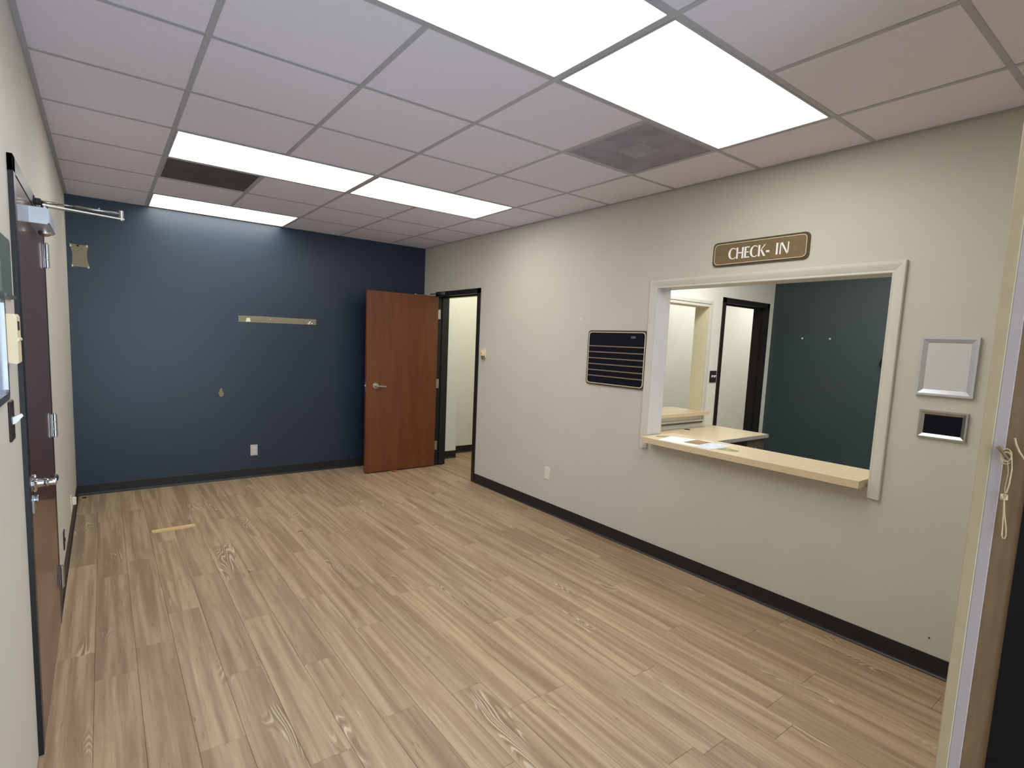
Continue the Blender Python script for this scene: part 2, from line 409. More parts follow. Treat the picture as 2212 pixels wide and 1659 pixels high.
# ---- cove base
def base_prof(s=1): return [(0, 0), (s*.013, 0), (s*.0125, .004), (s*.006, .012), (s*.004, .022), (s*.004, .096), (s*.003, .100), (0, .100)]
def base_x(mb, x, s, y0, y1): return mb.prism([(x+a, z) for a, z in base_prof(s)], 'y', y0, y1)
def base_y(mb, y, s, x0, x1): return mb.prism([(y+a, z) for a, z in base_prof(s)], 'x', x0, x1)
base_x(MB(), L, 1, DL1+.055, Y).build('baseboard_left', 'black_vinyl', kind='structure')
base_y(MB(), Y, -1, L, R).build('baseboard_back', 'black_vinyl', kind='structure')
mb = base_x(MB(), R, -1, YF, D20-.055); base_x(mb, R, -1, D21+.055, Y).build('baseboard_right', 'black_vinyl', kind='structure')
base_y(MB(), YF, 1, FX1+.08, R).build('baseboard_front', 'black_vinyl', kind='structure')
mb = base_y(MB(), 3.56, -1, XN, 3.385); base_x(mb, 3.385, 1, 3.56, 3.80); base_y(mb, 3.80, -1, 3.385, 4.5).build('baseboard_hall', 'black_vinyl', kind='structure')

# ================================================================== DOORS
def hinge(parent, x, y, z, ax):
    """butt hinge: knuckle of three barrels and its leaves"""
    mb = MB(); kr = .0095 if ax == 'left' else .0075
    for i in range(3): mb.cyl((x, y, z-.057+.038*i+.0008), (x, y, z-.057+.038*(i+1)-.0008), kr, n=14)
    mb.cyl((x, y, z-.062), (x, y, z-.057), .005, n=10).cyl((x, y, z+.057), (x, y, z+.062), .005, n=10)
    if ax == 'left': mb.box(x-.0095, x-.0015, y-.006, y+.020, z-.056, z+.056)
    else: mb.box(x, x+.046, y-.0005, y+.0015, z-.056, z+.056)
    return mb.build('hinge', 'satin_metal', parent)

# ---- door on the left wall (closed, hinged on its far side)
d1 = empty('door_1', (L, (DL0+DL1)/2, 0), 'dark mahogany door with overhead closer on the left wall', kind='structure')
fx = L+.015
mb = MB()
for a, b in ((DL0-.055, DL0-.003), (DL1+.003, DL1+.055)): mb.box(L-WT, fx, a, b, 0, 2.10, .0015)
mb.box(L-WT, fx, DL0-.055, DL1+.055, 2.045, 2.10, .0015)
mb.box(L-WT+.01, fx-.05, DL0-.003, DL0+.012, 0, 2.045).box(L-WT+.01, fx-.05, DL1-.012, DL1+.003, 0, 2.045).box(L-WT+.01, fx-.05, DL0, DL1, 2.032, 2.046)
mb.build('door_frame', 'black_frame', d1)
slab = MB().box(fx-.046, fx-.001, DL0, DL1, .008, 2.041, .0015).build('slab', 'door_mahogany', d1)
for z in (1.885, 1.05, .255): hinge(d1, fx+.010, DL1+.002, z, 'left')
lx = fx-.001
lev = MB().lathe((lx, .062, .985), (1, 0, 0), [(0, .033), (.006, .033), (.010, .030), (.013, .017), (.030, .014), (.034, .016), (.040, .016), (.044, .0125), (.062, .0125), (.066, .010)])
lev.tube([(lx+.057, .062, .985), (lx+.060, .085, .986), (lx+.060, .125, .985), (lx+.056, .165, .981), (lx+.050, .175, .980)], .0095, 12)
lev.build('lever_handle', 'chrome', slab)
MB().box(lx, lx+.003, .035, .09, .88, .948, .001).cyl((lx, .062, .925), (lx+.014, .062, .925), .016).build('key_cylinder', 'chrome', slab)
# closer: body, cover, pinion cap, two-piece arm, shoe on the frame
cl = MB().prism([(lx, 1.948), (lx+.054, 1.948), (lx+.061, 1.956), (lx+.061, 2.004), (lx+.054, 2.010), (lx, 2.010)], 'y', .385, .735).build('closer_body', 'silver_paint', d1)
MB().box(lx+.0605, lx+.0625, .40, .72, 1.953, 2.007, .0008).build('cover_plate', 'silver_paint', cl)
MB().lathe((lx+.032, .62, 1.949), (0, 0, -1), [(0, .022), (.012, .022), (.018, .016), (.022, .008)]).build('pinion_cap', 'satin_metal', cl)
MB().box(fx, fx+.004, .60, .70, 2.058, 2.090, .001).box(fx+.003, fx+.022, .635, .665, 2.062, 2.086, .002).build('arm_shoe', 'black_frame', cl)
EL = (-.272, .700)
MB().cyl((fx+.018, .65, 2.075), (-.50, .664, 2.078), .0065, n=10).cyl((-.50, .664, 2.078), (-.44, .673, 2.078), .0042, n=10).cyl((-.44, .673, 2.078), (EL[0], EL[1], 2.079), .0062, n=10).cyl((-.355, .686, 2.078), (-.355, .686, 2.090), .0035, n=8).build('forearm', 'satin_metal', cl)
MB().prism([(lx+.030, .590), (lx+.060, .600), (EL[0]+.012, EL[1]-.010), (EL[0]+.012, EL[1]+.012), (lx+.030, .645)], 'z', 2.052, 2.058).cyl((lx+.034, .618, 2.005), (lx+.034, .618, 2.062), .012).build('main_arm', 'satin_metal', cl)
MB().cyl((EL[0], EL[1], 2.048), (EL[0], EL[1], 2.094), .009).build('elbow_pin', 'satin_metal', cl)

# ---- doorway in the right wall with its slab standing open at a right angle
d2 = empty('door_2', (R, (D20+D21)/2, 0), 'cherry brown door standing open beside the navy wall, black frame', kind='structure')
fx2 = R-.012
mb = MB()
for a, b in ((D20-.055, D20), (D21, D21+.055)): mb.box(fx2, R+WT+.012, a, b, 0, 2.125, .0015)
mb.box(fx2, R+WT+.012, D20-.055, D21+.055, 2.070, 2.125, .0015)
mb.box(R+.052, R+WT-.02, D20, D20+.016, 0, 2.07).box(R+.052, R+WT-.02, D21-.016, D21, 0, 2.07).box(R+.052, R+WT-.02, D20, D21, 2.054, 2.072)
mb.build('door_frame', 'black_frame', d2)
SY0, SY1, SX0, SX1 = 3.258, 3.303, 1.998, fx2-.012
slab2 = MB().box(SX0, SX1, SY0, SY1, .012, 2.068, .0015).build('slab', 'door_cherry', d2)
for z in (1.86, 1.02, .25): hinge(d2, fx2-.003, D21-.002, z, 'right')
lv = MB().lathe((SX0+.108, SY0, 1.008), (0, -1, 0), [(0, .036), (.008, .036), (.013, .032), (.015, .016), (.040, .014), (.050, .013)])
lv.tube([(SX0+.108, SY0-.045, 1.008), (SX0+.13, SY0-.050, 1.008), (SX0+.175, SY0-.050, 1.005), (SX0+.215, SY0-.046, 1.000)], .0105, 12)
lv.build('lever_handle', 'satin_metal', slab2)
MB().box(SX0-.0015, SX0+.001, SY0+.010, SY1-.010, .95, 1.07, .0005).box(SX0-.013, SX0, SY0+.016, SY1-.016, .998, 1.022, .002).build('latch', 'satin_metal', slab2)
cl2 = MB().box(2.45, 2.80, SY1, SY1+.055, 1.985, 2.045, .004).build('closer_body', 'satin_metal', d2)
MB().cyl((2.62, 3.335, 2.075), (2.86, 3.44, 2.085), .006, n=8).cyl((2.86, 3.44, 2.080), (2.86, 3.44, 2.118), .007, n=10).cyl((2.86, 3.44, 2.100), (fx2-.004, 3.19, 2.104), .0055, n=8).cyl((2.62, 3.33, 2.045), (2.62, 3.33, 2.08), .012).build('closer_arm', 'satin_metal', cl2)
MB().box(fx2-.006, fx2, 3.145, 3.215, 2.088, 2.118, .001).build('arm_shoe', 'satin_metal', cl2)

# ---- doorway in the office's far wall (open, black frame)
d3 = empty('door_3', ((ND0+ND1)/2, YN, 0), 'empty doorway with a black frame in the white office wall', kind='structure')
mb = MB()
for a, b in ((ND0-.055, ND0), (ND1, ND1+.055)): mb.box(a, b, YN-.012, YN+WT+.012, 0, 2.125, .0015)
mb.box(ND0-.055, ND1+.055, YN-.012, YN+WT+.012, 2.070, 2.125, .0015)
mb.box(ND0, ND0+.016, YN+.05, YN+.09, 0, 2.07).box(ND1-.016, ND1, YN+.05, YN+.09, 0, 2.07).box(ND0, ND1, YN+.05, YN+.09, 2.054, 2.07)
mb.build('door_frame', 'black_wood', d3)

# ================================================================== CHECK-IN WINDOW
def casing_prof(w):   # (distance from the opening, projection)
    return [(0, 0), (0, .011), (.004, .013), (.012, .012), (.020, .015), (.034, .019), (.044, .021), (w-.004, .021), (w, .017), (w, 0)]
CW = .060
w1 = empty('window_1', (R, (W0+W1)/2, WZ0), 'check-in window opening with white moulded casing', kind='structure')
# mitred casing built as three lengths
def casing_vert(y_in, sgn, z0, z1, x, sx):
    b = MB(); P = casing_prof(CW); bb = bmesh.new()
    v0 = [bb.verts.new((x+sx*p, y_in+sgn*d, z0)) for d, p in P]; v1 = [bb.verts.new((x+sx*p, y_in+sgn*d, z1+d)) for d, p in P]; n = len(P)
    bb.faces.new(v0); bb.faces.new(v1[::-1])
    for i in range(n): bb.faces.new((v0[i], v1[i], v1[(i+1) % n], v0[(i+1) % n]))
    bmesh.ops.recalc_face_normals(bb, faces=bb.faces[:]); return b._join(bb)
def casing_head(y0, y1, z, x, sx):
    b = MB(); P = casing_prof(CW); bb = bmesh.new()
    v0 = [bb.verts.new((x+sx*p, y0-d, z+d)) for d, p in P]; v1 = [bb.verts.new((x+sx*p, y1+d, z+d)) for d, p in P]; n = len(P)
    bb.faces.new(v0); bb.faces.new(v1[::-1])
    for i in range(n): bb.faces.new((v0[i], v1[i], v1[(i+1) % n], v0[(i+1) % n]))
    bmesh.ops.recalc_face_normals(bb, faces=bb.faces[:]); return b._join(bb)
casing_vert(W1, 1, .812, WZ1, R, -1).build('casing', 'trim_white', w1)
casing_vert(W0, -1, .815, WZ1, R, -1).build('casing', 'trim_white', w1)
casing_head(W0, W1, WZ1, R, -1).build('casing', 'trim_white', w1)
MB().box(R-.008, XN+.008, W1-.0005, W1+.010, WZ0+.042, WZ1, .0008).build('jamb_lining', 'trim_jamb', w1)
MB().box(R-.008, XN+.008, W0-.010, W0+.0005, WZ0+.042, WZ1, .0008).build('jamb_lining', 'trim_jamb', w1)
MB().box(R-.008, XN+.008, W0, W1, WZ1-.0005, WZ1+.010, .0008).build('head_lining', 'trim_white', w1)
casing_vert(W1, 1, .812, WZ1, XN, 1).build('casing', 'trim_white', w1); casing_vert(W0, -1, .815, WZ1, XN, 1).build('casing', 'trim_white', w1)
# laminate counter lying through the opening
ct = empty('counter', (R, (W0+W1)/2, WZ0), 'long pale maple laminate counter ledge of the check-in window', 'counter')
CZ = .910
cpts = [(2.815, W0+.012), (2.815, .072), (2.825, .082), (XN+.02, .082), (XN+.15, .082), (XN+.15, W0+.012)]
MB().prism(cpts, 'z', CZ-.040, CZ-.001).build('core', 'laminate', ct)
MB().prism([(2.8155, W0+.0125), (2.8155, .0718), (2.825, .0815), (XN+.1495, .0815), (XN+.1495, W0+.0125)], 'z', CZ-.0012, CZ).build('laminate_top', 'laminate', ct)

# ---- second window in the office's far wall
w2 = empty('window_2', ((W2[0]+W2[1])/2, YN, W2[2]), 'second service window with white casing in the office wall', kind='structure')
mb = MB()
P = casing_prof(CW)
mb.ring([(W2[1]+CW, W2[2]-.09), (W2[1]+CW, W2[3]+CW), (W2[0]-CW, W2[3]+CW), (W2[0]-CW, W2[2]-.09)], [(W2[1]+.03, W2[2]-.09), (W2[1]+.03, W2[3]+.03), (W2[0]-.03, W2[3]+.03), (W2[0]-.03, W2[2]-.09)], 'y', YN-.021, YN)
mb.build('casing', 'trim_white', w2)
MB().ring([(W2[1]+.034, W2[2]), (W2[1]+.034, W2[3]+.034), (W2[0]-.034, W2[3]+.034), (W2[0]-.034, W2[2])], [(W2[1], W2[2]), (W2[1], W2[3]), (W2[0], W2[3]), (W2[0], W2[2])], 'y', YN-.014, YN).build('inner_casing', 'trim_white', w2)
MB().box(W2[1]-.0005, W2[1]+.01, YN-.008, YN+WT+.008, W2[2], W2[3]).box(W2[0]-.01, W2[0]+.0005, YN-.008, YN+WT+.008, W2[2], W2[3]).box(W2[0], W2[1], YN-.008, YN+WT+.008, W2[3]-.0005, W2[3]+.01).build('jamb_lining', 'jamb_cream', w2)
MB().box(W2[0]-.05, W2[1]+.02, YN-.018, YN, W2[2]-.055, W2[2]-.004, .002).box(W2[0]-.05, W2[1]+.035, YN-.026, YN, W2[2]-.072, W2[2]-.055, .003).build('apron', 'trim_jamb', w2)
tag(MB().box(W2[0]+.01, W2[1]+.04, YN-.085, YN, .897, .932, .001).box(W2[0]+.01, W2[1]-.004, YN-.01, YN+.36, .897, .932, .001).build('ledge', 'laminate'), 'short pale laminate ledge in the second window beyond the office desk', 'ledge')

# ---- front window behind the camera, whose right jamb stands at the edge of the photograph
w3 = empty('window_3', (FX1, YF, 0), 'tall front window beside the camera with tan jamb and dark metal frame', kind='structure')
MB().box(FX1, FX1+.075, YF-.010, YF+.016, 0, 2.63, .002).build('casing', 'casing_cream', w3)
MB().box(L, FX1+.075, YF, YF+.016, 2.56, 2.63, .002).build('casing', 'casing_cream', w3)
MB().box(FX1+.0015, FX1+.02, YF-.034, YF-.010, 0, 2.56, .001).build('jamb_lining', 'jamb_lilac', w3)
MB().box(FX1+.003, FX1+.02, YF-.082, YF-.034, 0, 2.56).build('jamb', 'jamb_tan', w3)
mb = MB().box(FX1-.002, FX1+.02, YF-.60, YF-.082, 0, 2.56, .001)
mb.box(L, L+.05, YF-.56, YF-.50, 0, 2.56).box(.42, .48, YF-.56, YF-.50, .05, 2.51).box(FX1-.05, FX1, YF-.56, YF-.50, 0, 2.56).box(L, FX1, YF-.56, YF-.50, 0, .06).box(L, FX1, YF-.56, YF-.50, 2.50, 2.56)
mb.build('frame', 'bronze_alu', w3)
for a, b in ((L+.05, .42), (.48, FX1-.05)): MB().box(a, b, YF-.534, YF-.528, .06, 2.50).build('pane', 'window_glass', w3)

# ================================================================== CEILING FIXTURES
where = ['long lit ceiling panel in the middle of the room, nearer the left door', 'long lit ceiling panel in the middle of the room, nearer the check-in wall', 'lit ceiling panel right against the navy wall', 'large nearest lit ceiling panel cut off by the top of the photo', 'large bright ceiling panel above the check-in sign']
def led_panel(x0, x1, y0, y1, label, group='lit panels in the tile ceiling', glow='panel_glow'):
    t = empty('ceiling_light', ((x0+x1)/2, (y0+y1)/2, H), label, 'ceiling light', group)
    a0, a1, b0, b1 = x0+TW+.001, x1-TW-.001, y0+TW+.001, y1-TW-.001
    MB().ring(rect(a0, a1, b0, b1), rect(a0+.010, a1-.010, b0+.010, b1-.010), 'z', H-.001, H+.025).build('frame', 'tee', t)
    MB().box(a0+.010, a1-.010, b0+.010, b1-.010, H+.002, H+.005).build('diffuser', glow, t)
    MB().box(a0, a1, b0, b1, H+.026, H+.045).build('housing', 'tee', t)
for (a, b, r), lb in zip(lights, where): led_panel(G*a, G*b, G*r, G*(r+1), lb)
back = 'lit panels of the back rooms'
led_panel(3.35, 4.57, -.25, .36, 'lit ceiling panel out of sight above the office desk', back, 'panel_glow_back')
led_panel(4.50, 5.72, -1.50, -.89, 'lit ceiling panel out of sight near the teal office wall', back, 'panel_glow_back')
led_panel(3.12, 4.34, 2.75, 3.36, 'lit ceiling panel of the hallway just past the open cherry door', back, 'panel_glow_hall')
led_panel(5.60, 6.82, 1.27, 1.88, 'lit ceiling panel of the corridor behind the second window', back)
led_panel(7.60, 8.82, 1.27, 1.88, 'lit ceiling panel of the corridor behind the office doorway', back)

def vent(x0, y0, label, face, inner, sq):
    t = empty('ceiling_vent', (x0+G/2, y0+G/2, H), label, 'vent', 'perforated ceiling vents')
    a0, a1, b0, b1 = x0+TW+.001, x0+G-TW-.001, y0+TW+.001, y0+G-TW-.001
    MB().ring(rect(a0, a1, b0, b1), rect(a0+.008, a1-.008, b0+.008, b1-.008), 'z', H-.001, H+.02).build('frame', 'tee', t)
    MB().box(a0+.008, a1-.008, b0+.008, b1-.008, H+.003, H+.005).build('perforated_face', face, t)
    cx, cy = x0+G/2, y0+G/2
    MB().box(cx-sq, cx+sq, cy-sq, cy+sq, H+.0022, H+.0034, .0004).build('centre_plate', inner, t)
vent(3*G, -G, 'grey perforated ceiling vent with paler square centre near the check-in wall', 'perf_grey', 'perf_light', .085)
vent(0, 3*G, 'dirty dark perforated ceiling vent between the lit panels by the navy wall', 'perf_dirty', 'perf_dirty', .10)

# ================================================================== WALL-MOUNTED THINGS, RIGHT WALL
# check-in sign
sg = empty('sign', (R, -.64, 2.18), 'bronze rounded sign reading CHECK- IN above the window', 'sign')
sy0, sy1, sz0, sz1 = -.944, -.336, 2.107, 2.262
MB().prism(rrect(sy0, sy1, sz0, sz1, .030), 'x', R-.009, R).build('backing', 'bronze_dark', sg)
MB().prism(rrect(sy0+.013, sy1-.013, sz0+.012, sz1-.012, .026), 'x', R-.013, R-.009).build('face', 'bronze_sign', sg)
MB().ring(rrect(sy0+.013, sy1-.013, sz0+.012, sz1-.012, .026), rrect(sy0+.0165, sy1-.0165, sz0+.0155, sz1-.0155, .0235), 'x', R-.0138, R-.012).build('outline', 'cream_line', sg)
def letter(ch, ya, yb):
    """flat letter of thick and thin strokes; ya is its left end on the wall (larger y), yb its right end"""
    z0, z1 = 2.148, 2.2165; w, h = ya-yb, z1-z0; mb = MB()
    def poly(pts): mb.prism([(ya-u*w, z0+v*h) for u, v in pts], 'x', R-.0155, R-.0128)
    if ch == 'C':
        out, inn = [], []
        for i in range(25):
            t = math.radians(48+(312-48)*i/24); out.append((.60+.60*math.cos(t), .5+.52*math.sin(t)))
            k = .5-.5*math.cos(t); th = .07+.17*k
            inn.append((.62+(.58-th)*math.cos(t), .5+(.45-.02*k)*math.sin(t)))
        for i in range(24): poly([out[i], out[i+1], inn[i+1], inn[i]])
    elif ch == 'H':
        for a, b in ((.03, .24), (.76, .97)): poly([(a-.02, 0), (b+.02, 0), (b-.01, .5), (b+.02, 1), (a-.02, 1), (a+.01, .5)])
        poly([(.2, .46), (.8, .46), (.8, .57), (.2, .57)])
    elif ch == 'E':
        poly([(0, 0), (.36, 0), (.34, 1), (0, 1)]); poly([(.3, 0), (1, 0), (.98, .11), (.3, .11)]); poly([(.3, .46), (.86, .46), (.86, .56), (.3, .56)]); poly([(.3, .90), (.97, .90), (.97, 1), (.3, 1)])
    elif ch == 'K':
        poly([(0, 0), (.25, 0), (.23, .5), (.25, 1), (0, 1)]); poly([(.22, .47), (.80, 1), (.97, 1), (.36, .50)]); poly([(.30, .56), (.72, 0), (1.02, 0), (.48, .60)])
    elif ch == '-': poly([(0, .29), (1, .29), (1, .47), (0, .47)])
    elif ch == 'I': poly([(.16, 0), (.80, 0), (.74, .5), (.80, 1), (.16, 1), (.22, .5)])
    elif ch == 'N':
        poly([(0, 0), (.13, 0), (.14, 1), (.02, 1)]); poly([(.04, 1), (.26, 1), (.98, .02), (.80, 0)]); poly([(.86, 0), (.97, 0), (1, 1), (.88, 1)])
    return mb.build('letter', 'sign_white', sg)
for ch, a, b in (('C', -.449, -.499), ('H', -.502, -.552), ('E', -.557, -.590), ('C', -.593, -.641), ('K', -.646, -.692), ('-', -.695, -.716), ('I', -.752, -.771), ('N', -.778, -.831)): letter(ch, a, b)

# letter board with gold rails
lb = empty('letter_board', (R, .455, 1.245), 'black letter board with gold rails in a bronze frame beside the window', 'letter board')
by0, by1, bz0, bz1 = .152, .758, 1.243, 1.687
MB().prism(rrect(by0, by1, bz0, bz1, .030), 'x', R-.012, R).build('backing', 'bronze_dark', lb)
MB().ring(rrect(by0+.012, by1-.012, bz0+.012, bz1-.012, .026), rrect(by0+.017, by1-.017, bz0+.017, bz1-.017, .024), 'x', R-.0165, R-.011).build('inlay', 'cream_line', lb)
MB().prism(rrect(by0+.017, by1-.017, bz0+.017, bz1-.017, .024), 'x', R-.0135, R-.012).build('felt', 'felt', lb)
for z in (1.560, 1.512, 1.462, 1.414, 1.365, 1.318): MB().box(R-.0185, R-.0130, by0+.018, by1-.018, z-.0045, z+.0045, .001).build('rail', 'bar_tan', lb)
MB().box(R-.0142, R-.0132, .258, .303, 1.627, 1.645).build('logo', 'logo_grey', lb)

def frame_bevel(mb, y0, y1, z0, z1, w, d, x):
    """mitred picture frame with sloping sides on the right wall"""
    mb.ring(rect(y0, y1, z0, z1), rect(y0+w*.35, y1-w*.35, z0+w*.35, z1-w*.35), 'x', x-d, x)
    bb = bmesh.new()
    o = [(y0+w*.35, z0+w*.35), (y1-w*.35, z0+w*.35), (y1-w*.35, z1-w*.35), (y0+w*.35, z1-w*.35)]; i = [(y0+w, z0+w), (y1-w, z0+w), (y1-w, z1-w), (y0+w, z1-w)]
    vo = [bb.verts.new((x-d, a, b)) for a, b in o]; vi = [bb.verts.new((x-.006, a, b)) for a, b in i]
    for k in range(4): bb.faces.new((vo[k], vo[(k+1) % 4], vi[(k+1) % 4], vi[k]))
    bmesh.ops.recalc_face_normals(bb, faces=bb.faces[:]); return mb._join(bb)
pf = empty('certificate_frame', (R, -1.635, 1.387), 'empty silver picture frame with blank white centre right of the window', 'picture frame')
frame_bevel(MB(), -1.749, -1.524, 1.387, 1.672, .030, .018, R).build('frame', 'silver_paint', pf)
MB().box(R-.0065, R-.002, -1.722, -1.551, 1.414, 1.645).build('panel', 'acrylic_white', pf)
nf = empty('name_plate', (R, -1.648, 1.178), 'small silver framed black name plate under the picture frame', 'name plate')
frame_bevel(MB(), -1.742, -1.552, 1.178, 1.315, .022, .014, R).build('frame', 'satin_metal', nf)
MB().box(R-.0065, R-.002, -1.722, -1.572, 1.198, 1.295).build('insert', 'felt', nf)

# beige door chime sensor beside the open doorway
kp = empty('wall_sensor', (R, 2.29, 1.37), 'small almond wall sensor beside the black doorway frame', 'sensor')
MB().box(R-.010, R, 2.255, 2.335, 1.385, 1.480, .003).build('backplate', 'almond', kp)
MB().box(R-.042, R-.010, 2.262, 2.315, 1.405, 1.462, .006, 2).build('housing', 'almond', kp)
MB().prism([(R-.040, 1.405), (R-.012, 1.405), (R-.016, 1.372), (R-.030, 1.366)], 'y', 2.268, 2.298).build('hook', 'bronze_sign', kp)
MB().box(R-.0428, R-.0418, 2.275, 2.302, 1.428, 1.433).build('slot', 'dark_plate', kp)

def outlet(name, label, face, at, plate, slots=True, dark=False):
    """duplex outlet; face = 'back' (looks to -y), 'right' (looks to -x), 'left' (looks to +x); at = centre on the wall"""
    x, y, z = at
    def bx(mb, u0, u1, d0, d1, z0, z1, bev=0.):
        if face == 'back': return mb.box(x+u0, x+u1, y-d1, y-d0, z+z0, z+z1, bev)
        if face == 'right': return mb.box(x-d1, x-d0, y+u0, y+u1, z+z0, z+z1, bev)
        return mb.box(x+d0, x+d1, y+u0, y+u1, z+z0, z+z1, bev)
    t = empty(name, at, label, 'outlet')
    bx(MB(), -.036, .036, 0, .006, -.058, .058, .0025).build('plate', plate, t)
    if slots:
        for s in (-1, 1):
            r = bx(MB(), -.0165, .0165, .006, .0085, s*.020-.0145, s*.020+.0145, .001).build('receptacle', 'ivory', t)
            m = MB()
            bx(m, -.008, -.0055, .0084, .0088, s*.020-.003, s*.020+.008); bx(m, .0055, .008, .0084, .0088, s*.020-.003, s*.020+.008); bx(m, -.0025, .0025, .0084, .0088, s*.020-.010, s*.020-.005)
            m.build('slots', 'hole_black', r)
        bx(MB(), -.0025, .0025, .006, .0074, -.0025, .0025).build('screw', 'satin_metal', t)
    else:
        bx(MB(), -.010, .010, .006, .010, -.010, .010, .002).build('jack', plate, t)
    return t
outlet('wall_outlet', 'grey duplex outlet low on the navy wall', 'back', (.912, Y, .298), 'plate_silver')
outlet('phone_jack', 'ivory phone jack low on the check-in wall', 'right', (R, 1.192, .372), 'ivory', slots=False)
wo = outlet('wall_outlet', 'white outlet with a plug low on the left wall in the far corner', 'left', (L, 2.62, .215), 'ivory')
MB().box(L+.0085, L+.034, 2.604, 2.636, .205, .262, .004).build('plug', 'ivory', wo)
outlet('wall_outlet', 'dark brown cover plate low on the left wall behind the mahogany door', 'left', (L, 1.70, .237), 'dark_plate', slots=False)

tag(MB().lathe((R, .868, 1.782), (-1, 0, 0), [(0, .008), (.002, .009), (.003, .004)], 10).build('wall_anchor', 'plaster_white'), 'tiny white wall anchor above the letter board', 'anchor')
tag(MB().lathe((R, -1.703, .182), (-1, 0, 0), [(0, .004), (.004, .003)], 8).build('screw', 'hole_black'), 'tiny dark screw low on the check-in wall near the front window', 'screw')

# ================================================================== BACK WALL: bare patches where fixtures came off
def patch(pts, name='unpainted_patch', m='bare_patch', t=.0012, parent=wall_back): return MB().prism(pts, 'y', Y-t, Y+.002).build(name, m, parent)
pts = []
def edge(a, b, bow, n=8):
    for i in range(n):
        t = i/n; k = bow*math.sin(math.pi*t); nx, nz = b[1]-a[1], -(b[0]-a[0]); l = math.hypot(nx, nz)
        pts.append((a[0]+(b[0]-a[0])*t+nx/l*k, a[1]+(b[1]-a[1])*t+nz/l*k))
c = [(-.570, 2.262), (-.436, 2.256), (-.430, 2.058), (-.562, 2.062)]
edge(c[0], c[1], .004); edge(c[1], c[2], .016); edge(c[2], c[3], .006); edge(c[3], c[0], .016)
patch(pts)
MB().cyl((-.510, Y-.0022, 2.246), (-.510, Y, 2.246), .009, n=14).build('screw_hole', 'hole_black', wall_back)
for x, z in ((-.560, 2.242), (-.446, 2.248), (-.552, 2.070), (-.440, 2.066)): patch([(x-.006, z-.010), (x+.006, z-.007), (x+.005, z+.008), (x-.004, z+.010)], 'plaster_chip', 'plaster_white', .0022)
patch([(.773, 1.655), (1.17, 1.660), (1.568, 1.663), (1.567, 1.724), (1.30, 1.722), (1.02, 1.724), (.773, 1.718)])
patch([(.840, 1.660), (.888, 1.663), (.884, 1.700), (.850, 1.698), (.846, 1.672)], 'plaster_chip', 'plaster_white', .0022)
patch([(1.470, 1.668), (1.492, 1.664), (1.512, 1.702), (1.498, 1.700)], 'plaster_chip', 'plaster_white', .0022)
patch([(1.512, 1.668), (1.530, 1.672), (1.524, 1.686), (1.512, 1.682)], 'plaster_chip', 'plaster_white', .0022)
patch([(1.08, 1.696), (1.088, 1.696), (1.088, 1.704), (1.08, 1.704)], 'plaster_chip', 'plaster_white', .0022)
patch([(.585, .900), (.600, .876), (.612, .884), (.626, .896), (.628, .916), (.620, .934), (.612, .946), (.614, .962), (.608, .972), (.598, .966), (.592, .958), (.588, .938), (.578, .920)])

# ================================================================== LEFT WALL THINGS
th = empty('thermostat', (L, -.28, 1.44), 'almond wall thermostat beside the mahogany door', 'thermostat')
MB().box(L, L+.007, -.325, -.236, 1.445, 1.580, .002).build('backplate', 'almond', th)
MB().prism([(L+.007, 1.440), (L+.026, 1.436), (L+.030, 1.440), (L+.030, 1.575), (L+.026, 1.583), (L+.007, 1.583)], 'y', -.320, -.240).build('cover', 'almond', th)
MB().box(L+.0300, L+.0306, -.306, -.262, 1.535, 1.562).build('dial_window', 'dark_plate', th)
MB().prism([(L+.030, 1.502), (L+.034, 1.506), (L+.034, 1.510), (L+.030, 1.514)], 'y', -.318, -.242).build('cover_ridge', 'almond', th)
MB().box(L+.018, L+.024, -.241, -.228, 1.552, 1.558).box(L+.018, L+.024, -.241, -.228, 1.540, 1.546).build('setting_lever', 'almond', th)

sw = empty('light_switch', (L, -.285, 1.262), 'dark brown light switch plate with white toggle by the mahogany door', 'switch')
MB().box(L, L+.007, -.325, -.250, 1.203, 1.325, .003).build('plate', 'dark_plate', sw)
MB().prism([(L+.006, 1.252), (L+.006, 1.274), (L+.026, 1.284), (L+.030, 1.276), (L+.014, 1.256)], 'y', -.296, -.278).build('toggle', 'sign_white', sw)

pl = empty('plaque', (L, -.22, 1.63), 'grey green plaque with bottom lip beside the top of the mahogany door', 'plaque')
MB().box(L, L+.006, -.355, -.135, 1.640, 1.812, .001).build('panel', 'grey_green', pl)
MB().prism([(L, 1.628), (L+.014, 1.632), (L+.016, 1.640), (L+.006, 1.644), (L, 1.644)], 'y', -.358, -.132).build('lip', 'grey_green', pl)

fr = empty('wall_frame', (L, -.50, 1.34), 'silver framed bluish board at the left edge of the photo', 'frame')
MB().ring(rrect(-.69, -.385, 1.340, 1.64, .02), rrect(-.67, -.407, 1.360, 1.62, .012), 'x', L, L+.014).build('frame', 'satin_metal', fr)
MB().box(L, L+.008, -.672, -.405, 1.358, 1.622).build('board', 'board_blue', fr)
tag(MB().box(L, L+.004, 3.17, 3.24, 2.32, 2.43, .001).build('wall_plate', 'ivory'), 'small pale plate high on the left wall by the navy corner', 'plate')

